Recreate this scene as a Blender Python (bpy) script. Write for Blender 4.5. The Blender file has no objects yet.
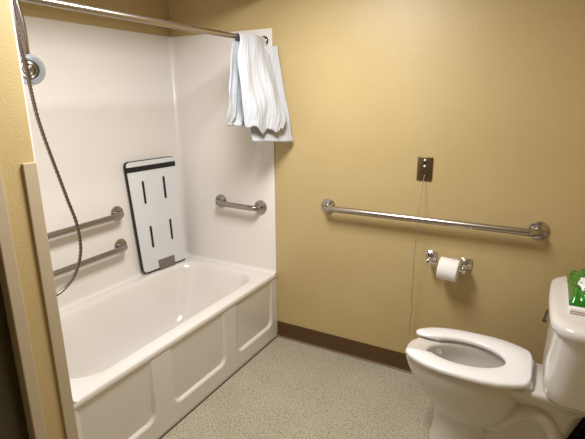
import bpy, bmesh, math, random
from mathutils import Vector, Matrix, noise
random.seed(4)
S = bpy.context.scene
COL = S.collection
PI = math.pi

# ------------------------------------------------------------------ materials
def srgb(r, g, b):
    def f(c):
        c /= 255.0
        return c / 12.92 if c <= 0.04045 else ((c + 0.055) / 1.055) ** 2.4
    return (f(r), f(g), f(b), 1)

def mat(name, col, rough=0.5, metal=0.0, bump=None, spots=None, coat=0.0, spec=0.5, sheen=0, trans=0, sss=0, aniso=None):
    m = bpy.data.materials.new(name)
    m.use_nodes = True
    nt = m.node_tree
    b = nt.nodes['Principled BSDF']
    b.inputs['Base Color'].default_value = srgb(*col)
    b.inputs['Roughness'].default_value = rough
    b.inputs['Metallic'].default_value = metal
    b.inputs['Coat Weight'].default_value = coat
    b.inputs['Coat Roughness'].default_value = 0.08
    b.inputs['Specular IOR Level'].default_value = spec
    tc = nt.nodes.new('ShaderNodeTexCoord')
    if sss:
        b.inputs['Subsurface Weight'].default_value = sss
        b.inputs['Subsurface Radius'].default_value = (0.02, 0.02, 0.02)
    if spots:
        # spots: list of (scale, colour, low, high) mixed over the base
        prev = None
        for sc, c2, lo, hi in spots:
            n = nt.nodes.new('ShaderNodeTexNoise')
            n.inputs['Scale'].default_value = sc
            n.inputs['Detail'].default_value = 3
            nt.links.new(tc.outputs['Object'], n.inputs['Vector'])
            r = nt.nodes.new('ShaderNodeMapRange')
            r.inputs['From Min'].default_value = lo
            r.inputs['From Max'].default_value = hi
            nt.links.new(n.outputs['Fac'], r.inputs['Value'])
            mx = nt.nodes.new('ShaderNodeMix')
            mx.data_type = 'RGBA'
            nt.links.new(r.outputs['Result'], mx.inputs['Factor'])
            if prev is None:
                mx.inputs[6].default_value = srgb(*col)
            else:
                nt.links.new(prev, mx.inputs[6])
            mx.inputs[7].default_value = srgb(*c2)
            prev = mx.outputs[2]
        nt.links.new(prev, b.inputs['Base Color'])
    if bump:
        sc, st, dist = bump
        n = nt.nodes.new('ShaderNodeTexNoise')
        n.inputs['Scale'].default_value = sc
        n.inputs['Detail'].default_value = 3
        nt.links.new(tc.outputs['Object'], n.inputs['Vector'])
        bp = nt.nodes.new('ShaderNodeBump')
        bp.inputs['Strength'].default_value = st
        bp.inputs['Distance'].default_value = dist
        nt.links.new(n.outputs['Fac'], bp.inputs['Height'])
        nt.links.new(bp.outputs['Normal'], b.inputs['Normal'])
    return m

M = {}
M['wall'] = mat('tan_paint', (194, 172, 124), 0.42, bump=(130, 0.38, 0.0022), spots=[(2.2, (190, 167, 118), 0.4, 0.7)])
M['ceiling'] = mat('ceiling_paint', (235, 230, 218), 0.8, bump=(60, 0.3, 0.003))
M['floor'] = mat('speckled_sheet_vinyl', (178, 170, 150), 0.5, spots=[
    (3.0, (170, 162, 141), 0.4, 0.65), (125, (128, 119, 100), 0.54, 0.61), (160, (220, 212, 194), 0.60, 0.67)], bump=(250, 0.15, 0.001))
M['base'] = mat('brown_vinyl_base', (80, 56, 24), 0.45)
M['joint'] = mat('floor_joint_strip', (150, 128, 108), 0.5)
M['caulk_shadow'] = mat('caulk_and_joint_shadow', (62, 48, 36), 0.8)
M['tub'] = mat('white_gelcoat', (230, 225, 220), 0.16, coat=0.25, spots=[(3, (227, 220, 213), 0.4, 0.7)])
M['surround'] = mat('white_surround_gelcoat', (234, 228, 222), 0.36, coat=0.15, spots=[(2, (231, 225, 218), 0.4, 0.7)])
M['trim'] = mat('beige_trim_paint', (188, 172, 146), 0.4)
M['door'] = mat('dark_stained_door', (74, 56, 26), 0.3, spots=[(6, (58, 60, 28), 0.35, 0.65)])
M['steel'] = mat('brushed_stainless', (178, 170, 162), 0.27, 1.0, bump=(300, 0.1, 0.0005))
M['dsteel'] = mat('weathered_stainless', (166, 159, 154), 0.26, 1.0, bump=(300, 0.1, 0.0005))
M['chrome'] = mat('chrome', (222, 222, 224), 0.1, 1.0)
M['dchrome'] = mat('dark_chrome', (120, 112, 104), 0.2, 1.0)
M['hose'] = mat('ribbed_steel_hose', (132, 122, 113), 0.28, 1.0)
M['headface'] = mat('pale_chrome_plastic', (196, 203, 216), 0.2, 0.5)
M['black'] = mat('black_rubber', (20, 19, 18), 0.55)
M['board'] = mat('white_seat_board', (220, 221, 223), 0.35, spots=[(4, (214, 214, 214), 0.4, 0.7)])
M['bracket'] = mat('grey_metal_bracket', (126, 122, 114), 0.4, 0.5)
M['plate'] = mat('bronze_steel_plate', (122, 104, 78), 0.3, 0.9)
M['white'] = mat('white_plastic', (238, 238, 236), 0.3)
M['cord'] = mat('pale_grey_cord', (150, 140, 126), 0.7)
M['porcelain'] = mat('white_porcelain', (226, 222, 218), 0.1, coat=0.4)
M['bowl'] = mat('white_vitreous_china', (216, 210, 202), 0.12, coat=0.4)
M['seat'] = mat('white_seat_plastic', (246, 245, 246), 0.2)
M['paper'] = mat('toilet_tissue', (245, 243, 240), 0.95, bump=(160, 0.3, 0.001))
M['card'] = mat('cardboard', (150, 120, 90), 0.9)
M['cloth'] = mat('white_curtain_cloth', (194, 197, 203), 0.75, bump=(55, 0.45, 0.004), sheen=0.2)
M['green'] = mat('green_foil', (34, 128, 30), 0.18, 0.15, spots=[(14, (18, 92, 18), 0.45, 0.6), (30, (110, 190, 92), 0.64, 0.76)], coat=0.6)
M['label'] = mat('white_label', (246, 246, 244), 0.35)
M['pad'] = mat('white_paper_box', (238, 234, 232), 0.5)
M['ink'] = mat('pink_print', (196, 160, 164), 0.6)
M['bag'] = mat('black_bin_liner', (16, 16, 17), 0.2, bump=(45, 0.8, 0.01))
M['water'] = mat('bowl_water', (215, 215, 212), 0.03)

# ------------------------------------------------------------------ helpers
def obj(name, bm, m, parent=None, smooth=True, label=None, recalc=True, sharp=40):
    if recalc:
        bmesh.ops.recalc_face_normals(bm, faces=bm.faces[:])
    me = bpy.data.meshes.new(name)
    if parent is not None:
        p = parent
        off = Vector((0, 0, 0))
        while p is not None:
            off += Vector(p.location)
            p = p.parent
        bmesh.ops.translate(bm, verts=bm.verts[:], vec=-off)
    bm.to_mesh(me)
    bm.free()
    o = bpy.data.objects.new(name, me)
    COL.objects.link(o)
    if parent is not None:
        o.parent = parent
    me.materials.append(m)
    if smooth:
        for p in me.polygons:
            p.use_smooth = True
        me.set_sharp_from_angle(angle=math.radians(sharp))
    if label:
        o['label'] = label
    return o

def thing(name, label, cat, loc, group=None):
    o = bpy.data.objects.new(name, None)
    o.empty_display_size = 0.05
    COL.objects.link(o)
    o.location = loc
    o['label'] = label
    o['category'] = cat
    if group:
        o['group'] = group
    return o

def tag(o, label, cat, group=None):
    o['label'] = label
    o['category'] = cat
    if group:
        o['group'] = group
    return o

def struct(name, bm, m, smooth=False):
    o = obj(name, bm, m, None, smooth)
    o['kind'] = 'structure'
    return o

def box(bm, x0, x1, y0, y1, z0, z1, bevel=0, seg=3):
    t = bmesh.new()
    bmesh.ops.create_cube(t, size=1)
    for v in t.verts:
        v.co = Vector((x0 + (x1 - x0) * (v.co.x + .5), y0 + (y1 - y0) * (v.co.y + .5), z0 + (z1 - z0) * (v.co.z + .5)))
    if bevel:
        bmesh.ops.bevel(t, geom=t.edges[:], offset=bevel, segments=seg, profile=0.5, affect='EDGES')
    merge(bm, t)
    return bm

def merge(bm, t):
    me = bpy.data.meshes.new('tmp')
    t.to_mesh(me)
    t.free()
    bm.from_mesh(me)
    bpy.data.meshes.remove(me)

def loft(bm, rings, cap0=True, cap1=True, closed=True):
    vs = [[bm.verts.new(p) for p in r] for r in rings]
    n = len(vs[0])
    for a, b in zip(vs, vs[1:]):
        for i in range(n if closed else n - 1):
            j = (i + 1) % n
            bm.faces.new((a[i], a[j], b[j], b[i]))
    if cap0:
        bm.faces.new(vs[0][::-1])
    if cap1:
        bm.faces.new(vs[-1])
    return bm

def frames(pts):
    pts = [Vector(p) for p in pts]
    T = []
    for i in range(len(pts)):
        a = pts[max(i - 1, 0)]
        b = pts[min(i + 1, len(pts) - 1)]
        T.append((b - a).normalized())
    ref = Vector((0, 0, 1)) if abs(T[0].z) < .9 else Vector((1, 0, 0))
    N = (ref - T[0] * ref.dot(T[0])).normalized()
    out = []
    for p, t in zip(pts, T):
        N = (N - t * N.dot(t)).normalized()
        out.append((p, t, N, t.cross(N)))
    return out

def tube(bm, pts, r, n=16, cap=True):
    fr = frames(pts)
    rings = []
    for i, (p, t, N, B) in enumerate(fr):
        rr = r[i] if isinstance(r, (list, tuple)) else r
        rings.append([p + (N * math.cos(2 * PI * k / n) + B * math.sin(2 * PI * k / n)) * rr for k in range(n)])
    return loft(bm, rings, cap, cap)

def catmull(pts, k=8):
    P = [Vector(p) for p in pts]
    P = [P[0] * 2 - P[1]] + P + [P[-1] * 2 - P[-2]]
    out = []
    for i in range(1, len(P) - 2):
        a, b, c, d = P[i - 1:i + 3]
        for s in range(k):
            t = s / k
            out.append(.5 * ((2 * b) + (c - a) * t + (2 * a - 5 * b + 4 * c - d) * t * t + (3 * b - a - 3 * c + d) * t ** 3))
    out.append(P[-2])
    return out

def lathe(bm, prof, o, axis, n=32, up=None):
    # prof: (radius, height along the axis)
    o = Vector(o)
    a = Vector(axis).normalized()
    ref = Vector((0, 0, 1)) if abs(a.z) < .9 else Vector((1, 0, 0))
    u = (ref - a * ref.dot(a)).normalized()
    w = a.cross(u)
    rings = [[o + a * h + (u * math.cos(2 * PI * k / n) + w * math.sin(2 * PI * k / n)) * max(r, 1e-4) for k in range(n)] for r, h in prof]
    return loft(bm, rings, True, True)

def rrect(x0, x1, y0, y1, r, z, nc=10, ne=8):
    r = min(r, (x1 - x0) / 2 - 1e-4, (y1 - y0) / 2 - 1e-4)
    pts = []
    cs = [((x1 - r, y1 - r), 0), ((x0 + r, y1 - r), PI / 2), ((x0 + r, y0 + r), PI), ((x1 - r, y0 + r), 1.5 * PI)]
    for i, ((cx, cy), a0) in enumerate(cs):
        for k in range(nc + 1):
            a = a0 + PI / 2 * k / nc
            pts.append(Vector((cx + r * math.cos(a), cy + r * math.sin(a), z)))
        (nx, ny), a1 = cs[(i + 1) % 4]
        a = a0 + PI / 2
        s = pts[-1]
        e = Vector((nx + r * math.cos(a1), ny + r * math.sin(a1), z))
        for k in range(1, ne):
            pts.append(s.lerp(e, k / ne))
    return pts

def smoothstep(a, b, x):
    t = max(0, min(1, (x - a) / (b - a)))
    return t * t * (3 - 2 * t)

# ------------------------------------------------------------------ measurements
A = 0.723            # alcove depth (x = 0 is the plane of the left wall and the tub apron)
L = 1.417            # tub length (y = 0 is the back wall)
ZR = 0.429           # tub rim
ZT = 1.832           # top of surround
XR = 1.735           # right wall
YF = -3.0            # wall behind the camera
ZC = 2.14            # ceiling
TH_ = .006
ZH = 1.995            # underside of the alcove header
YP = -1.525          # door side of the pier between tub and door

# ------------------------------------------------------------------ the room
b = bmesh.new(); box(b, -0.9, XR + .1, YF - .1, 0.1, -0.1, 0); struct('floor', b, M['floor'])
b = bmesh.new(); box(b, -0.9, XR + .1, YF - .1, 0.1, ZC, ZC + .1); struct('ceiling', b, M['ceiling'])
b = bmesh.new(); box(b, -A - .115, XR + .1, 0, 0.1, 0, ZC); struct('wall_back', b, M['wall'])
b = bmesh.new(); box(b, XR, XR + .1, YF, 0, 0, ZC); struct('wall_right', b, M['wall'])
b = bmesh.new(); box(b, -0.1, XR, YF - .1, YF, 0, ZC); struct('wall_front', b, M['wall'])
b = bmesh.new(); box(b, -A - .115, -A - TH_, -L, 0, 0, ZC); struct('wall_alcove', b, M['wall'])
# left wall: pier by the tub, wall over the door, wall past the door, header over the tub
DY0, DY1, DZ = -2.46, YP - .02, 2.0
b = bmesh.new()
box(b, -0.12, 0, DY0, DY1, DZ, ZC)
box(b, -0.12, 0, YF, DY0, 0, ZC)
struct('wall_left', b, M['wall'])
b = bmesh.new(); box(b, -A - TH_, 0, DY1, -L, 0, ZC); struct('wall_pier', b, M['wall'])
b = bmesh.new(); box(b, -0.05, 0, -L, 0, ZH, ZC); struct('wall_header', b, M['wall'])
# brown cove base along the back wall, right wall; pale joint strip at the floor
b = bmesh.new()
prof = [(0, .104), (-.004, .104), (-.006, .098), (-.006, .030), (-.009, .018), (-.014, .010), (0, .010)]
loft(b, [[Vector((x, y, z)) for y, z in prof] for x in (0.002, XR)])
struct('baseboard_back', b, M['base'], True)
b = bmesh.new()
loft(b, [[Vector((XR + y, x, z)) for y, z in prof] for x in (YF, -0.014)])
struct('baseboard_right', b, M['base'], True)
b = bmesh.new(); box(b, 0.002, XR, -.017, 0, 0, .010, .001, 1); struct('trim_1', b, M['joint'])
b = bmesh.new(); box(b, 0.0, 0.005, -L, -.017, 0, .004); struct('trim_2', b, M['caulk_shadow'])  # thin caulk line under the apron, dark colour also paints the joint shadow
# guard strip on the corner of the pier beside the tub
b = bmesh.new(); box(b, 0.0, 0.010, -1.459, -L, 0, 1.29, .002, 2); struct('trim_3', b, M['trim'])
# door casing and door
b = bmesh.new()
box(b, 0.0, 0.016, -1.566, -1.527, 0, DZ + .06, .003, 2)
box(b, 0.0, 0.016, DY0 - .04, -1.566, DZ - .005, DZ + .06, .003, 2)
box(b, 0.0, 0.016, DY0 - .04, DY0 + .01, 0, DZ, .003, 2)
box(b, -.12, 0.002, DY1 - .012, DY1, 0, DZ)
struct('trim_4', b, M['trim'])
b = bmesh.new(); box(b, -.075, -.035, DY0, DY1 - .014, .01, DZ, .002, 1)
dr = struct('door_1', b, M['door'])
b = bmesh.new()
lathe(b, [(.03, 0), (.03, .006), (.012, .01), (.012, .035), (.024, .042), (.028, .055), (.02, .066), (0, .068)], (-.035, DY0 + .07, 1.0), (1, 0, 0), 20)
k = obj('door_knob', b, M['chrome'], dr)

# ------------------------------------------------------------------ tub
tub = thing('bathtub', 'white alcove bathtub with three recessed panels along its apron', 'bathtub', (-A / 2, -L / 2, 0))
def tub_rings():
    R = []
    x0, x1, y0, y1 = -A - .005, 0, -L + .001, -.001
    def ring(i, r, z): return rrect(x0 + i, x1 - i, y0 + i, y1 - i, r, z, 10, 14)
    R.append(ring(0.012, .004, .392))
    R.append(ring(0.002, .004, .397))
    R.append(ring(0.0, .004, .408))
    R.append(ring(.001, .004, .421))
    R.append(ring(.004, .006, .4265))
    R.append(ring(.010, .012, ZR))
    ox0, ox1, oy0, oy1 = -.655, -.078, -1.335, -.078
    def op(xa, xb, ya, yb, r, z): return rrect(ox0 + xa, ox1 - xb, oy0 + ya, oy1 - yb, r, z, 10, 14)
    R.append(op(-.010, -.010, -.01, -.012, .15, ZR))
    R.append(op(0, 0, 0, 0, .145, ZR - .003))
    R.append(op(.008, .008, .008, .010, .14, ZR - .011))
    R.append(op(.014, .013, .014, .020, .135, ZR - .03))
    R.append(op(.026, .022, .022, .045, .135, .36))
    R.append(op(.045, .036, .03, .095, .13, .25))
    R.append(op(.062, .05, .04, .145, .125, .16))
    R.append(op(.078, .062, .055, .18, .12, .115))
    R.append(op(.10, .085, .08, .215, .11, .088))
    R.append(op(.14, .125, .12, .26, .09, .076))
    R.append(op(.20, .19, .2, .34, .05, .072))
    return R
b = bmesh.new(); loft(b, tub_rings(), False, True); obj('basin', b, M['tub'], tub, sharp=60)
# apron with three recessed panels whose lower ledge stands proud
def rr_sdf(y, z, y0, y1, z0, z1, r):
    cy, cz = (y0 + y1) / 2, (z0 + z1) / 2
    qy, qz = abs(y - cy) - (y1 - y0) / 2 + r, abs(z - cz) - (z1 - z0) / 2 + r
    return math.hypot(max(qy, 0), max(qz, 0)) + min(max(qy, qz), 0) - r
PAN = [(-1.40, -1.045), (-.925, -.535), (-.425, -.062)]
def apron_depth(y, z):
    d = 0
    for y0, y1 in PAN:
        s = rr_sdf(y, z, y0, y1, .098, .50, .045)
        ramp = .0035 + .0125 * max(0, min(1, (.40 - z) / .30))
        ramp *= smoothstep(.405, .375, z)
        d = max(d, ramp * smoothstep(0.002, -.008, s))
    return d
b = bmesh.new()
ny, nz = 240, 76
G = []
for j in range(nz + 1):
    z = .402 * j / nz
    row = []
    for i in range(ny + 1):
        y = -L + (L - .002) * i / ny
        row.append(b.verts.new((-.003 - apron_depth(y, z), y, z)))
    G.append(row)
for j in range(nz):
    for i in range(ny):
        b.faces.new((G[j][i], G[j][i + 1], G[j + 1][i + 1], G[j + 1][i]))
# back side, so that the apron has a real thickness
bk = [[b.verts.new((-.04, -L + (L - .002) * i / ny, z)) for i in (0, ny)] for z in (0, .402)]
b.faces.new((bk[0][1], bk[0][0], bk[1][0], bk[1][1]))
b.faces.new([G[0][i] for i in range(ny + 1)][::-1] + [bk[0][0], bk[0][1]])
b.faces.new([G[nz][i] for i in range(ny + 1)] + [bk[1][1], bk[1][0]])
b.faces.new([G[j][0] for j in range(nz + 1)] + [bk[1][0], bk[0][0]])
b.faces.new([G[j][ny] for j in range(nz + 1)][::-1] + [bk[0][1], bk[1][1]])
obj('apron', b, M['tub'], tub, sharp=60)
# drain in the floor of the tub and overflow plate at the tap end
b = bmesh.new(); lathe(b, [(.032, 0), (.032, .003), (.02, .004), (.018, .001), (0, .001)], (-.37, -1.12, .0725), (0, 0, 1), 24)
obj('drain', b, M['chrome'], tub)

# surround: three moulded panels joined by coved corners
sur = thing('tub_surround', 'smooth off white moulded wall panels enclosing the bathtub on three sides', 'tub surround', (-A, -L / 2, ZR))
CR, TH = .034, .006
def panel(p0, p1, nrm):
    # p0, p1: ends of the exposed face in plan; nrm points into the alcove
    p0, p1, nrm = Vector(p0), Vector(p1), Vector(nrm)
    b = bmesh.new()
    prof = [(-TH + .0005, ZR), (.014, ZR), (.006, ZR + .004), (.0015, ZR + .011), (0, ZR + .022), (0, ZT - .004), (-.0015, ZT - .001), (-.004, ZT), (-TH + .0005, ZT)]
    n = 24
    loft(b, [[Vector((q.x, q.y, z)) + Vector((nrm.x, nrm.y, 0)) * o for o, z in prof] for q in [p0.lerp(p1, k / n) for k in range(n + 1)]])
    return b
obj('end_panel', panel((-.001, -TH), (-A + CR, -TH), (0, -1)), M['surround'], sur, sharp=50)
obj('rear_panel', panel((-A, -TH - CR), (-A, -L + TH + CR), (1, 0)), M['surround'], sur, sharp=50)
obj('end_panel', panel((-A + CR, -L + TH), (-.001, -L + TH), (0, 1)), M['surround'], sur, sharp=50)
for sy in (1, -1):
    b = bmesh.new()
    yc_ = (-TH - CR) if sy > 0 else (-L + TH + CR)
    prof = [(.014, ZR), (.006, ZR + .004), (.0015, ZR + .011), (0, ZR + .022), (0, ZT - .004), (-.0015, ZT - .001), (-.004, ZT)]
    rings = []
    for k in range(13):
        a = PI / 2 * k / 12
        rings.append([Vector((-A + CR - (CR - o) * math.cos(a), yc_ + sy * (CR - o) * math.sin(a), z)) for o, z in prof]
                     + [Vector((-A - TH + .001, yc_ + sy * (CR + TH - .001), ZT)), Vector((-A - TH + .001, yc_ + sy * (CR + TH - .001), ZR))])
    loft(b, rings)
    obj('corner_cove', b, M['surround'], sur, sharp=50)

# ------------------------------------------------------------------ grab bars
def grab_bar(p0, p1, nrm, label, m, stand=.058, r=.0165, fr=.042):
    p0, p1, nrm = Vector(p0), Vector(p1), Vector(nrm)
    t = thing('grab_bar', label, 'grab bar', (p0 + p1) / 2, 'stainless grab bars')
    d = (p1 - p0).normalized()
    e = .035
    pts = [p0 + nrm * .004, p0 + nrm * (stand - e)]
    for k in range(1, 9):
        a = PI / 2 * k / 8
        pts.append(p0 + nrm * (stand - e + e * math.sin(a)) + d * (e - e * math.cos(a)))
    n = 12
    q0, q1 = p0 + nrm * stand + d * e, p1 + nrm * stand - d * e
    for k in range(1, n):
        pts.append(q0.lerp(q1, k / n))
    for k in range(0, 9):
        a = PI / 2 * k / 8
        pts.append(p1 + nrm * (stand - e + e * math.cos(a)) - d * (e - e * math.sin(a)))
    pts += [p1 + nrm * .004]
    b = bmesh.new(); tube(b, pts, r, 20); obj('rail', b, m, t)
    for p in (p0, p1):
        b = bmesh.new()
        lathe(b, [(fr, 0), (fr, .004), (fr - .002, .008), (fr - .009, .011), (r + .006, .013), (r + .002, .016), (r - .002, .016)], p, nrm, 32)
        f = obj('flange', b, m, t)
    return t
grab_bar((.341, 0, .889), (1.376, 0, .888), (0, -1, 0), 'long steel grab bar on the tan wall above the toilet paper', M['steel'])
grab_bar((-.396, -.006, .843), (-.100, -.006, .836), (0, -1, 0), 'short steel grab bar on the white end wall over the tub', M['dsteel'])
grab_bar((-A, -.543, .846), (-A, -1.14, .842), (1, 0, 0), 'upper of the two steel grab bars on the long tub wall', M['dsteel'])
grab_bar((-A, -.543, .653), (-A, -1.14, .648), (1, 0, 0), 'lower of the two steel grab bars on the long tub wall', M['dsteel'])

# ------------------------------------------------------------------ leaning shower seat
seat = thing('bath_bench', 'white slotted bath bench board with black edge leaning in the tub corner', 'bath bench', (-.68, -.26, ZR))
BL, BR, TR, TL = Vector((-.684, -.421, .444)), Vector((-.650, -.084, .442)), Vector((-.672, -.106, 1.121)), Vector((-.696, -.470, 1.123))
def sp(u, v, d=0):
    p = BL.lerp(BR, u).lerp(TL.lerp(TR, u), v)
    n = ((BR - BL).cross(TL - BL)).normalized()
    return p + n * d
def board_outline(m, r, n=8):
    # rounded outline in uv; board is .36 by .69
    pts = []
    w, h = .35, .69
    for cx, cy, a0 in ((w - m - r, h - m - r, 0), (m + r, h - m - r, PI / 2), (m + r, m + r, PI), (w - m - r, m + r, 1.5 * PI)):
        for k in range(n + 1):
            a = a0 + PI / 2 * k / n
            pts.append(((cx + r * math.cos(a)) / w, (cy + r * math.sin(a)) / h))
    return pts
b = bmesh.new()
loft(b, [[sp(u, v, d) for u, v in board_outline(m, r)] for d, m, r in ((-.006, .003, .024), (-.003, .001, .026), (0, .001, .026), (.003, .004, .024))])
obj('board', b, M['board'], seat)
b = bmesh.new()
loft(b, [[sp(u, v, d) for u, v in board_outline(m, r)] for d, m, r in ((-.024, .012, .02), (-.022, -.002, .028), (-.006, -.003, .028), (-.003, .006, .026))])
obj('edge_rim', b, M['black'], seat)
def uvbox(u0, u1, v0, v1, d0, d1, rv=.0):
    b = bmesh.new()
    loft(b, [[sp(u, v, d) for u, v in ((u0, v0), (u1, v0), (u1, v1), (u0, v1))] for d in (d0, d1)])
    return b
obj('grip_band', uvbox(-.004, .992, .914, .958, 0, .005), M['black'], seat, False, 'black grip band across the top')
for u0, u1, v0, v1 in ((.255, .262, .635, .818), (.695, .702, .645, .828), (.272, .279, .225, .408), (.715, .722, .245, .425)):
    b = bmesh.new()
    pts = []
    hw = .021
    for k in range(7):
        a = PI * k / 6
        pts.append((u1 + hw * math.cos(a), v1 + hw * .5 * math.sin(a)))
    for k in range(7):
        a = PI + PI * k / 6
        pts.append((u0 + hw * math.cos(a), v0 + hw * .5 * math.sin(a)))
    loft(b, [[sp(u, v, d) for u, v in pts] for d in (.001, .0042)])
    obj('slot', b, M['black'], seat, False)
bq = obj('hinge_bracket', uvbox(.33, .70, -.012, .080, -.01, .007), M['bracket'], seat, False, 'grey metal bracket at the foot')
b = bmesh.new(); tube(b, [sp(.10, -.004, -.010), sp(.97, -.004, -.010)], .008, 12); obj('hinge_rod', b, M['black'], seat)

# ------------------------------------------------------------------ curtain rod and curtain
rod = thing('curtain_rod', 'steel shower curtain rod spanning the front of the tub alcove', 'curtain rod', (-.05, -L / 2, 1.768))
b = bmesh.new(); tube(b, [(-.05, -L + .008 + (L - .016) * k / 10, 1.768 - .003 * math.sin(PI * k / 10)) for k in range(11)], .0125, 20)
obj('tube', b, M['steel'], rod)
for y, n in ((-.006, (0, -1, 0)), (-L + .006, (0, 1, 0))):
    b = bmesh.new(); lathe(b, [(.027, 0), (.027, .004), (.023, .009), (.018, .012), (.0165, .024), (.013, .025)], (-.05, y, 1.768), n, 28)
    obj('flange', b, M['dchrome'], rod)

cur = thing('shower_curtain', 'white cloth shower curtain bunched and thrown over the rod end', 'shower curtain', (.02, -.2, 1.25))
def sheet(rows, nu, nv, amp, seed, th=.0016, hem=0):
    # rows of control points from top to bottom; folds run down the cloth
    R = [catmull(r, 12) for r in rows]
    m = min(len(r) for r in R)
    cols = []
    for i in range(nu + 1):
        f = i / nu * (m - 1)
        k = min(int(f), m - 2)
        cols.append(catmull([r[k].lerp(r[k + 1], f - k) for r in R], 12))
    mm = len(cols[0])
    P = []
    for j in range(nv + 1):
        f = j / nv * (mm - 1)
        k = min(int(f), mm - 2)
        row = []
        for i in range(nu + 1):
            p = cols[i][k].lerp(cols[i][k + 1], f - k)
            u, v = i / nu, j / nv
            a = amp * (.25 + .9 * v)
            fold = .75 * math.sin(u * 9 + seed + 1.6 * math.sin(v * 3 + seed)) + .2 * math.sin(u * 21 + 2 * seed + v * 2)
            n1 = noise.noise(Vector((u * 3.5 + v * 2 + seed, v * 5 - u, seed))) * 2.0
            n2 = abs(noise.noise(Vector((u * 12 + v * 5, v * 4 - u * 3, seed + 3)))) * .8
            p = p + Vector((a * (fold + n1 + n2) * .62, 0.35 * a * (math.cos(u * 9 + seed) + n1), 0))
            if hem:
                p.z += hem * (noise.noise(Vector((u * 6, 0, seed))) ) * smoothstep(.75, 1, v)
            row.append(p)
        P.append(row)
    b = bmesh.new()
    V = [[b.verts.new(p) for p in row] for row in P]
    for j in range(nv):
        for i in range(nu):
            b.faces.new((V[j][i], V[j][i + 1], V[j + 1][i + 1], V[j + 1][i]))
    return b
def solid(o, th):
    md = o.modifiers.new('thickness', 'SOLIDIFY')
    md.thickness = th
    md.offset = 0
    return o
front = [
    [(-.064, -.235, 1.755), (-.066, -.16, 1.757), (-.066, -.045, 1.757)],
    [(-.062, -.250, 1.776), (-.062, -.16, 1.780), (-.062, -.030, 1.778)],
    [(-.044, -.256, 1.784), (-.042, -.16, 1.789), (-.042, -.024, 1.786)],
    [(-.022, -.276, 1.752), (-.014, -.15, 1.762), (-.012, -.036, 1.748)],
    [(-.005, -.320, 1.66), (.020, -.19, 1.67), (.030, -.070, 1.655)],
    [(.010, -.330, 1.51), (.058, -.20, 1.52), (.078, -.090, 1.50)],
    [(.018, -.318, 1.40), (.078, -.20, 1.41), (.108, -.085, 1.39)],
    [(.024, -.310, 1.330), (.085, -.21, 1.300), (.120, -.105, 1.305)],
]
o = obj('draped_front', sheet(front, 80, 70, .0125, 1.7, hem=.03), M['cloth'], cur, recalc=False); solid(o, .0016)
side = [
    [(-.014, -.075, 1.738), (.018, -.045, 1.737), (.042, -.022, 1.737)],
    [(-.014, -.120, 1.66), (.022, -.055, 1.655), (.055, -.022, 1.65)],
    [(.006, -.20, 1.50), (.050, -.075, 1.49), (.086, -.024, 1.485)],
    [(.014, -.25, 1.37), (.076, -.09, 1.35), (.112, -.024, 1.35)],
    [(.030, -.262, 1.252), (.095, -.12, 1.242), (.134, -.024, 1.236)],
]
o = obj('header_flap', sheet(side, 50, 48, .006, 4.1), M['cloth'], cur, recalc=False); solid(o, .0016)
inner_ = [
    [(-.066, -.232, 1.762), (-.068, -.16, 1.764), (-.066, -.06, 1.764)],
    [(-.052, -.296, 1.728), (-.056, -.20, 1.735), (-.060, -.09, 1.735)],
    [(-.046, -.345, 1.56), (-.040, -.27, 1.56), (-.046, -.15, 1.56)],
    [(-.042, -.372, 1.42), (-.034, -.29, 1.42), (-.042, -.18, 1.42)],
    [(-.040, -.392, 1.338), (-.032, -.31, 1.334), (-.040, -.20, 1.334)],
]
o = obj('inner_fall', sheet(inner_, 60, 44, .010, 2.9), M['cloth'], cur, recalc=False); solid(o, .0016)

# ------------------------------------------------------------------ hand shower
sh = thing('hand_shower', 'chrome hand shower with round head and ribbed hose at the tub end', 'hand shower', (-.34, -L + .006, 1.85))
hc = Vector((-.372, -1.154, 1.582))
fd = Vector((.80, -.58, -.10)).normalized()
b = bmesh.new()
lathe(b, [(.0, -.022), (.03, -.021), (.050, -.012), (.056, -.002), (.056, .004), (.052, .009), (.050, .009)], hc, fd, 40)
obj('head', b, M['headface'], sh)
b = bmesh.new(); lathe(b, [(.050, .006), (.0505, .0105), (.040, .012), (.039, .010), (.030, .010)], hc, fd, 40); obj('face_ring', b, M['headface'], sh)
for r0, r1, h in ((.0355, .031, .0125), (.0215, .018, .0135)):
    b = bmesh.new(); lathe(b, [(r1, .009), (r1, h), (r0, h), (r0, .009)], hc, fd, 40); obj('dark_ring', b, M['black'], sh)
b = bmesh.new(); lathe(b, [(.032, .008), (.032, .0115), (.012, .0125), (.011, .016), (0, .017)], hc, fd, 32); obj('spray_plate', b, M['chrome'], sh)
b = bmesh.new(); hp = catmull([hc + Vector((0, .002, .038)), (-.366, -1.158, 1.66), (-.362, -1.163, 1.74), (-.360, -1.176, 1.82), (-.36, -1.19, 1.87)], 6)
tube(b, hp, [.008 + .0045 * math.sin(PI * min(1, i / (len(hp) - 1) * 1.1)) for i in range(len(hp))], 18)
obj('handle', b, M['dsteel'], sh)
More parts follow.
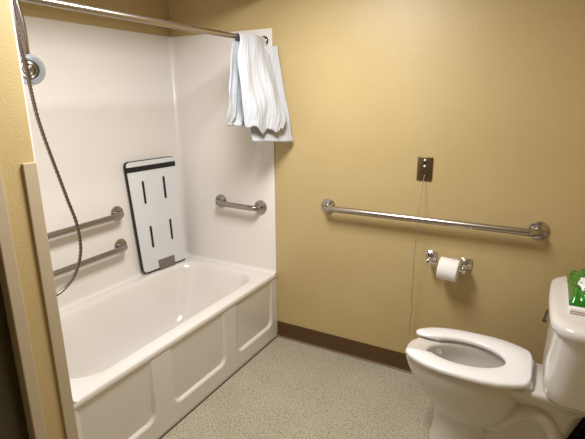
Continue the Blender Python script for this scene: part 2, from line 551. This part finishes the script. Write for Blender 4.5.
# cradle arm from the wall holding the handle
b = bmesh.new(); tube(b, catmull([(-.34, -L + .006, 2.0), (-.342, -1.35, 1.995), (-.35, -1.24, 1.95), (-.36, -1.195, 1.89)], 6), .011, 16)
lathe(b, [(.03, 0), (.03, .004), (.02, .012), (.012, .014)], (-.34, -L, 2.0), (0, 1, 0), 24)
lathe(b, [(.018, -.02), (.021, -.018), (.021, .02), (.018, .022)], (-.36, -1.192, 1.875), Vector((0, .2, 1)), 20)
obj('wall_arm', b, M['chrome'], sh)
hose_pts = [(-.345, -1.205, 1.90), (-.334, -1.207, 1.812), (-.330, -1.203, 1.684), (-.330, -1.192, 1.589), (-.330, -1.178, 1.428), (-.330, -1.158, 1.319),
            (-.330, -1.124, 1.176), (-.330, -1.100, 1.075), (-.330, -1.073, .961), (-.330, -1.073, .842), (-.330, -1.120, .746),
            (-.330, -1.204, .698), (-.33, -1.30, .715), (-.335, -1.36, .765), (-.34, -L + .02, .80)]
hp = catmull(hose_pts, 14)
# resample evenly and rib it
dens = []
acc = 0
prev = hp[0]
step = .0052
dens = [hp[0]]
for p in hp[1:]:
    seg = (p - prev).length
    nseg = max(1, int(seg / step))
    for k in range(1, nseg + 1):
        dens.append(prev.lerp(p, k / nseg))
    prev = p
b = bmesh.new(); tube(b, dens, [.0082 if (i % 2) else .0052 for i in range(len(dens))], 10); obj('hose', b, M['hose'], sh, sharp=80)
b = bmesh.new(); lathe(b, [(.028, 0), (.028, .005), (.016, .009), (.012, .012), (.012, .035), (.008, .036)], (-.34, -L + .006, .80), (0, 1, 0), 24); obj('wall_outlet', b, M['chrome'], sh)

# ------------------------------------------------------------------ pull cord call station
cs = thing('call_station', 'bronze toned wall plate with pull cord above the long grab bar', 'wall plate', (.855, 0, 1.13))
b = bmesh.new(); box(b, .818, .892, -.007, 0, 1.073, 1.188, .003, 2); obj('plate', b, M['plate'], cs)
b = bmesh.new(); box(b, .849, .861, -.0085, -.006, 1.143, 1.170, .001, 1); obj('switch_slot', b, M['black'], cs)
for z in (1.145, 1.174):
    b = bmesh.new(); lathe(b, [(.006, 0), (.006, .004), (.004, .007), (0, .008)], (.855, -.007, z), (0, -1, 0), 16); obj('button', b, M['white'], cs)
b = bmesh.new(); lathe(b, [(.004, 0), (.004, .006), (.0015, .010)], (.858, -.006, 1.098), (0, -1, 0), 12)
tube(b, catmull([(.858, -.014, 1.098), (.857, -.024, 1.07), (.855, -.05, .99), (.853, -.0785, .905), (.852, -.079, .87), (.850, -.072, .76), (.845, -.062, .66), (.846, -.055, .56), (.843, -.048, .46), (.848, -.045, .41), (.842, -.044, .34), (.842, -.044, .24)], 8), .0017, 8)
obj('cord', b, M['cord'], cs)

# ------------------------------------------------------------------ toilet paper
tp = thing('toilet_paper_holder', 'chrome toilet paper holder mounted below the long grab bar', 'paper holder', (1.0, 0, .68))
PX0, PX1, PZ0, PZ1 = .918, 1.086, .693, .680
for x, z in ((PX0, PZ0), (PX1, PZ1)):
    b = bmesh.new()
    box(b, x - .026, x + .026, -.010, 0, z - .027, z + .027, .004, 3)
    box(b, x - .020, x + .020, -.016, -.008, z - .021, z + .021, .004, 3)
    po = obj('post', b, M['chrome'], tp)
    b = bmesh.new()
    box(b, x - .010, x + .010, -.078, -.012, z - .030, z + .004, .005, 3)
    obj('arm', b, M['chrome'], po)
b = bmesh.new(); tube(b, [(PX0, -.066, PZ0 - .017), (PX1, -.066, PZ1 - .017)], .009, 16); obj('roller', b, M['chrome'], tp)
ax = (Vector((PX1, 0, PZ1)) - Vector((PX0, 0, PZ0))).normalized()
b = bmesh.new()
rc = Vector((.970, -.071, .6635))
W_ = .092
lathe(b, [(.021, 0), (.021, .001), (.050, .001), (.053, .004), (.0535, W_ / 2), (.053, W_ - .004), (.050, W_ - .001), (.021, W_ - .001), (.021, W_)], rc, ax, 48)
ro = thing('toilet_paper_roll', 'white toilet paper roll on the chrome holder', 'toilet paper', rc)
obj('tissue', b, M['paper'], ro)
b = bmesh.new()
lathe(b, [(.0205, .0005), (.0205, W_ - .0005), (.0185, W_ - .0005), (.0185, .0005), (.0205, .0005)], rc, ax, 32)
obj('core', b, M['card'], ro)
# loose torn end of the tissue over the back of the roll
b = bmesh.new()
vs = []
for i in range(9):
    x = W_ * (.06 + .88 * i / 8)
    c0 = rc + ax * x
    row = []
    for k in range(7):
        a = PI * (.35 - .5 * k / 6)
        rr = .0545 + (.006 * smoothstep(.0, .25, .25 - abs(i / 8 - .8)) * (k < 2))
        row.append(b.verts.new(c0 + Vector((0, math.cos(a) * rr, math.sin(a) * rr))))
    vs.append(row)
for i in range(8):
    for k in range(6):
        b.faces.new((vs[i][k], vs[i + 1][k], vs[i + 1][k + 1], vs[i][k + 1]))
o = obj('loose_end', b, M['paper'], ro, recalc=False); solid(o, .0008)

# ------------------------------------------------------------------ toilet
YC = -.428
to = thing('toilet', 'white two piece toilet with open front seat by the tan wall', 'toilet', (1.35, YC, 0))
def egg(xf, xb, hw, z, n=64, split=.50, pf=2.0, pb=2.6, yc=YC):
    xm = xf + (xb - xf) * split
    pts = []
    for k in range(n):
        a = 2 * PI * k / n
        c, s = math.cos(a), math.sin(a)
        p = pb if c > 0 else pf
        x = xm + (xb - xm if c > 0 else xm - xf) * math.copysign(abs(c) ** (2 / p), c)
        y = yc + hw * math.copysign(abs(s) ** (2 / p), s)
        pts.append(Vector((x, y, z)))
    return pts
rings = [egg(*r) for r in (
    (1.052, 1.330, .116, 0), (1.048, 1.332, .118, .006), (1.050, 1.328, .115, .02), (1.060, 1.31, .106, .06), (1.064, 1.30, .101, .12),
    (1.062, 1.31, .103, .17), (1.052, 1.34, .112, .195), (1.030, 1.37, .124, .215), (.998, 1.385, .138, .252), (.962, 1.395, .155, .300),
    (.938, 1.40, .166, .350), (.926, 1.402, .173, .385), (.926, 1.402, .172, .406), (.932, 1.398, .168, .417), (.944, 1.390, .158, .421))]
rings += [egg(*r) for r in ((1.005, 1.345, .118, .417), (1.013, 1.338, .111, .413), (1.017, 1.334, .107, .401), (1.010, 1.345, .117, .372), (1.012, 1.345, .116, .33),
                            (1.035, 1.33, .102, .27), (1.08, 1.30, .075, .21), (1.13, 1.27, .05, .17))]
b = bmesh.new(); loft(b, rings, True, True); obj('bowl', b, M['bowl'], to, sharp=70)
b = bmesh.new(); loft(b, [egg(1.055, 1.316, .090, .238), egg(1.056, 1.315, .089, .240)]); obj('water', b, M['water'], to)
# rear deck under the tank
def deck_ring(hwf, hwb, z, xf=1.34, xb=1.66, i=0):
    pts = []
    for x, hw in ((xf, hwf), (xf + .10, hwf * .92), (xf + .16, hwb * .96), (xb - .04, hwb), (xb, hwb - .03)):
        pts.append(Vector((x, YC - hw + i, z)))
    return pts + [Vector((p.x, 2 * YC - p.y, z)) for p in pts[::-1]]
b = bmesh.new()
loft(b, [deck_ring(.114, .112, 0, 1.20, 1.57), deck_ring(.116, .114, .012, 1.20, 1.57), deck_ring(.110, .106, .032, 1.20, 1.56), deck_ring(.076, .072, .045, 1.24, 1.55), deck_ring(.072, .068, .20, 1.28, 1.56), deck_ring(.080, .076, .32, 1.30, 1.60), deck_ring(.115, .105, .365, 1.31, 1.64), deck_ring(.128, .122, .388), deck_ring(.128, .124, .402), deck_ring(.122, .118, .408, 1.345, 1.655)])
obj('rear_deck', b, M['bowl'], to, sharp=60)
# trapway, standing proud of both sides of the pedestal
b = bmesh.new()
tp_ = catmull([(1.22, 0, .27), (1.262, 0, .215), (1.315, 0, .205), (1.362, 0, .255), (1.415, 0, .296), (1.470, 0, .287), (1.512, 0, .235), (1.528, 0, .16), (1.53, 0, .0)], 10)
tube(b, tp_, [.046 + .006 * math.sin(i * .06) for i in range(len(tp_))], 24)
for v in b.verts:
    v.co.y = YC + v.co.y * 2.15
obj('trapway', b, M['bowl'], to, sharp=80)
for s in (-1, 1):
    b = bmesh.new(); lathe(b, [(.016, 0), (.016, .006), (.012, .014), (.005, .018), (0, .0185)], (1.33, YC + s * .108, .018), (0, s * .35, 1), 20); obj('bolt_cap', b, M['white'], to)
# open front seat: C shaped ring, cut square at the back
def seat_pts():
    xm, xf, xb, hw = 1.205, .916, 1.418, .185
    outer, inner = [], []
    N = 60
    # from the near prong tip round the back to the far prong tip
    gy = .062
    out = []
    a0 = math.asin(gy / hw) * .86
    for k in range(41):
        a = PI + a0 + (PI / 2 - a0) * k / 40
        c, q = math.cos(a), math.sin(a)
        out.append((xm - (xm - xf) * abs(c) ** .80, -hw * abs(q) ** .84))
    out += [(1.26, -.1835), (1.315, -.174), (1.36, -.156), (1.395, -.137), (1.407, -.122), (1.414, -.095), (xb, -.06), (xb, -.02)]
    fullout = out + [(x, -y) for x, y in out[::-1]]
    ix, ixf, ixb, ihw = 1.165, 1.003, 1.322, .102
    inn = []
    b0 = math.asin(gy / ihw)
    for k in range(41):
        a = PI + b0 + (PI / 2 - b0) * k / 40
        inn.append((ix + (ix - ixf) * math.cos(a), ihw * math.sin(a)))
    for k in range(1, 13):
        a = 1.5 * PI + PI / 2 * k / 12
        inn.append((ix + (ixb - ix) * math.cos(a), ihw * math.sin(a)))
    fullin = inn + [(x, -y) for x, y in inn[::-1]]
    return fullout, fullin
def resample(pts, n):
    P = [Vector((x, y, 0)) for x, y in pts]
    Ls = [0]
    for p, q in zip(P, P[1:]):
        Ls.append(Ls[-1] + (q - p).length)
    out = []
    j = 0
    for k in range(n):
        d = Ls[-1] * k / (n - 1)
        while j < len(Ls) - 2 and Ls[j + 1] < d:
            j += 1
        t = 0 if Ls[j + 1] == Ls[j] else (d - Ls[j]) / (Ls[j + 1] - Ls[j])
        out.append(P[j].lerp(P[j + 1], min(1, max(0, t))))
    return out
fo, fi = seat_pts()
NS = 150
fo, fi = resample(fo, NS), resample(fi, NS)
b = bmesh.new()
zb, zt = .426, .445
rings = []
for k in range(NS):
    o_, i_ = fo[k], fi[k]
    d = (i_ - o_)
    w = d.length
    d.normalize()
    # rounded prong tips: pinch the section over the last few samples
    e = min(k, NS - 1 - k)
    q = 1.0 if e >= 5 else math.sqrt(max(.06, 1 - ((5 - e) / 5) ** 2))
    prof = [(.004, 0), (.0, .004), (0, .014), (.003, .019), (.008, .0222), (w * .5, .0225), (w - .009, .022), (w - .003, .019), (w, .013), (w, .004), (w - .004, 0)]
    ring = []
    for t, h in prof:
        tt = w / 2 + (t - w / 2) * q
        hh = .011 + (h - .011) * (q if e < 5 else 1)
        p = o_ + d * tt
        ring.append(Vector((p.x, YC + p.y, zb + hh)))
    rings.append(ring)
loft(b, rings)
obj('seat', b, M['seat'], to, sharp=70)
for s in (-1, 1):
    b = bmesh.new(); box(b, 1.392, 1.424, YC + s * .085 - .022, YC + s * .085 + .022, .402, .424, .005, 3); obj('hinge', b, M['seat'], to)
# tank: tapers towards the foot, big rounded corners
TY = -.425
def tank_ring(xf, xb, hw, z, r, bow=.014):
    pts = rrect(xf, xb, TY - hw, TY + hw, r, z, 10, 10)
    for p in pts:
        t = (p.y - TY) / hw
        k = max(0, min(1, (xb - p.x) / (xb - xf)))
        p.x += bow * (t * t) * k
    return pts
TB = 1.725
b = bmesh.new()
loft(b, [tank_ring(1.490, TB - .02, .145, .408, .05), tank_ring(1.462, TB - .005, .165, .412, .06), tank_ring(1.450, TB, .178, .430, .07), tank_ring(1.448, TB, .190, .48, .075),
         tank_ring(1.450, TB, .213, .57, .08), tank_ring(1.452, TB, .240, .675, .085), tank_ring(1.452, TB, .250, .718, .085)])
obj('tank', b, M['porcelain'], to, sharp=60)
b = bmesh.new()
loft(b, [tank_ring(1.450, TB, .255, .716, .09), tank_ring(1.441, TB, .270, .719, .095), tank_ring(1.438, TB, .276, .727, .10), tank_ring(1.438, TB, .277, .742, .10), tank_ring(1.441, TB, .273, .751, .10),
         tank_ring(1.449, TB - .006, .264, .757, .10), tank_ring(1.463, TB - .02, .25, .760, .09), tank_ring(1.50, TB - .05, .21, .761, .06)])
obj('tank_lid', b, M['porcelain'], to, sharp=70)
b = bmesh.new(); lathe(b, [(.014, 0), (.014, .006), (.008, .010), (.008, .020), (0, .021)], (1.462, TY + .06, .668), (-1, 0, 0), 20)
tube(b, [(1.444, TY + .065, .668), (1.440, TY + .04, .667), (1.436, TY + .01, .664), (1.433, TY - .02, .660)], [.006, .0065, .0065, .008], 12)
obj('flush_lever', b, M['dchrome'], to, label='dark chrome flush lever')

# ------------------------------------------------------------------ things on the lid
ZL = .7605
pad = thing('tissue_box', 'flat white paper box under the green pack on the tank lid', 'paper box', (1.57, -.36, ZL))
b = bmesh.new(); box(b, 1.497, 1.665, -.575, -.27, ZL, ZL + .022, .002, 2); obj('carton', b, M['pad'], pad)
b = bmesh.new(); box(b, 1.497, 1.60, -.5753, -.574, ZL + .003, ZL + .006); box(b, 1.497, 1.545, -.5753, -.574, ZL + .010, ZL + .014)
obj('print_line', b, M['ink'], pad, False)
pk = thing('wipes_pack', 'crinkled green foil pack with a white label on the toilet tank', 'wipes pack', (1.58, -.36, ZL + .022))
PX, PXX, PY, PYY, PZ, PH = 1.493, 1.668, -.552, -.245, ZL + .0225, .040
b = bmesh.new()
nu, nv = 40, 56
def pack_top(u, v):
    eu = min(u, 1 - u) * 2
    ev = min(v, 1 - v) * 2
    h = PH * (1 - (1 - min(1, eu * 2.2)) ** 3) * (1 - (1 - min(1, ev * 3.0)) ** 3)
    w = noise.noise(Vector((u * 6, v * 9, 3.3))) * .004 + abs(noise.noise(Vector((u * 9 + v * 6, v * 5, 8)))) * .007
    e = 1 - min(1, ev * 1.6)
    h += w * min(1, eu * 4) * min(1, ev * 4) + e * .012 * math.sin(u * 28) * min(1, eu * 3) * min(1, ev * 6)
    return max(h, .004)
Tt = [[b.verts.new((PX + (PXX - PX) * u_ / nu, PY + (PYY - PY) * v_ / nv, PZ + pack_top(u_ / nu, v_ / nv))) for u_ in range(nu + 1)] for v_ in range(nv + 1)]
Bt = [[b.verts.new((PX + (PXX - PX) * u_ / nu, PY + (PYY - PY) * v_ / nv, PZ)) for u_ in range(nu + 1)] for v_ in range(nv + 1)]
for j in range(nv):
    for i in range(nu):
        b.faces.new((Tt[j][i], Tt[j][i + 1], Tt[j + 1][i + 1], Tt[j + 1][i]))
        b.faces.new((Bt[j][i], Bt[j + 1][i], Bt[j + 1][i + 1], Bt[j][i + 1]))
for i in range(nu):
    b.faces.new((Bt[0][i], Bt[0][i + 1], Tt[0][i + 1], Tt[0][i]))
    b.faces.new((Bt[nv][i + 1], Bt[nv][i], Tt[nv][i], Tt[nv][i + 1]))
for j in range(nv):
    b.faces.new((Bt[j + 1][0], Bt[j][0], Tt[j][0], Tt[j + 1][0]))
    b.faces.new((Bt[j][nu], Bt[j + 1][nu], Tt[j + 1][nu], Tt[j][nu]))
obj('foil_pack', b, M['green'], pk, sharp=50)
# label patch draped over the top of the pack
b = bmesh.new()
ring0, ring1 = [], []
c0 = b.verts.new((PX + (PXX - PX) * .50, PY + (PYY - PY) * .37, PZ + pack_top(.50, .37) + .002))
prevr = None
for rr in (.33, .66, 1.0):
    ring = []
    for k in range(40):
        a = 2 * PI * k / 40
        wob = 1 + .06 * math.cos(8 * a)
        u = .50 + .34 * rr * wob * math.copysign(abs(math.cos(a)) ** .7, math.cos(a))
        v = .37 + .25 * rr * wob * math.copysign(abs(math.sin(a)) ** .7, math.sin(a))
        ring.append(b.verts.new((PX + (PXX - PX) * u, PY + (PYY - PY) * v, PZ + pack_top(u, v) + .002)))
    if prevr is None:
        for k in range(40):
            b.faces.new((c0, ring[k], ring[(k + 1) % 40]))
    else:
        for k in range(40):
            b.faces.new((prevr[k], ring[k], ring[(k + 1) % 40], prevr[(k + 1) % 40]))
    prevr = ring
o = obj('label_patch', b, M['label'], pk, label='white lobed label patch'); solid(o, .001)

# ------------------------------------------------------------------ black bag behind the toilet
b = bmesh.new()
rings = []
n = 72
for j in range(33):
    t = j / 32
    z = .002 + .25 * t
    r = .085 * (1 + .18 * math.sin(PI * t)) * (1 if t < .75 else 1 - .75 * smoothstep(.75, 1, t))
    ring = []
    for k in range(n):
        a = 2 * PI * k / n
        w = 1 + .22 * noise.noise(Vector((math.cos(a) * 2.2, math.sin(a) * 2.2, t * 5))) + .30 * abs(noise.noise(Vector((math.cos(a) * 5, math.sin(a) * 5, t * 8)))) + .05 * math.sin(a * 9) * t
        ring.append(Vector((1.608 + r * .94 * w * math.cos(a), -.142 + r * .94 * w * math.sin(a), z + .012 * noise.noise(Vector((math.cos(a) * 4, math.sin(a) * 4, t * 6))) * (t > .1))))
    rings.append(ring)
loft(b, rings)
o = obj('trash_bag', b, M['bag'], None, sharp=30)
tag(o, 'crumpled black plastic bag on the floor behind the toilet', 'trash bag')

# ------------------------------------------------------------------ lights
LX, LY = .46, -.94
lt = thing('ceiling_light', 'white ceiling light panel in the middle of the bathroom', 'ceiling light', (LX, LY, ZC))
b = bmesh.new(); box(b, LX - .23, LX + .23, LY - .31, LY + .31, ZC - .03, ZC, .006, 2); obj('housing', b, M['white'], lt)
ld = bpy.data.lights.new('ceiling_lamp', 'AREA')
ld.shape = 'RECTANGLE'
ld.size, ld.size_y = .40, .56
ld.energy = 31.5
ld.color = (1.0, .992, .98)
lo = bpy.data.objects.new('ceiling_lamp', ld)
COL.objects.link(lo)
lo.location = (LX, LY, ZC - .034)
w = bpy.data.worlds.new('world')
S.world = w
w.use_nodes = True
w.node_tree.nodes['Background'].inputs['Color'].default_value = (.9, .9, 1, 1)
w.node_tree.nodes['Background'].inputs['Strength'].default_value = .05

# ------------------------------------------------------------------ camera
yaw, pit, rol, F = -.5058, -.2631, -.0080, 457.03
d = Vector((math.sin(yaw) * math.cos(pit), math.cos(yaw) * math.cos(pit), math.sin(pit)))
r = d.cross(Vector((0, 0, 1))).normalized()
u = r.cross(d)
R = r * math.cos(rol) + u * math.sin(rol)
U = -r * math.sin(rol) + u * math.cos(rol)
cd = bpy.data.cameras.new('camera')
cd.sensor_fit = 'HORIZONTAL'
cd.sensor_width = 36
cd.lens = F * 36 / 585
cd.clip_start = .02
co = bpy.data.objects.new('camera', cd)
COL.objects.link(co)
mw = Matrix.Identity(4)
for i in range(3):
    mw[i][0], mw[i][1], mw[i][2] = R[i], U[i], -d[i]
mw[0][3], mw[1][3], mw[2][3] = 1.3624, -2.2552, 1.4771
co.matrix_world = mw
S.camera = co
S.view_settings.view_transform = 'Standard'
S.view_settings.look = 'None'
S.view_settings.gamma = 1
S.view_settings.use_curve_mapping = False
S.view_settings.exposure = 0.0
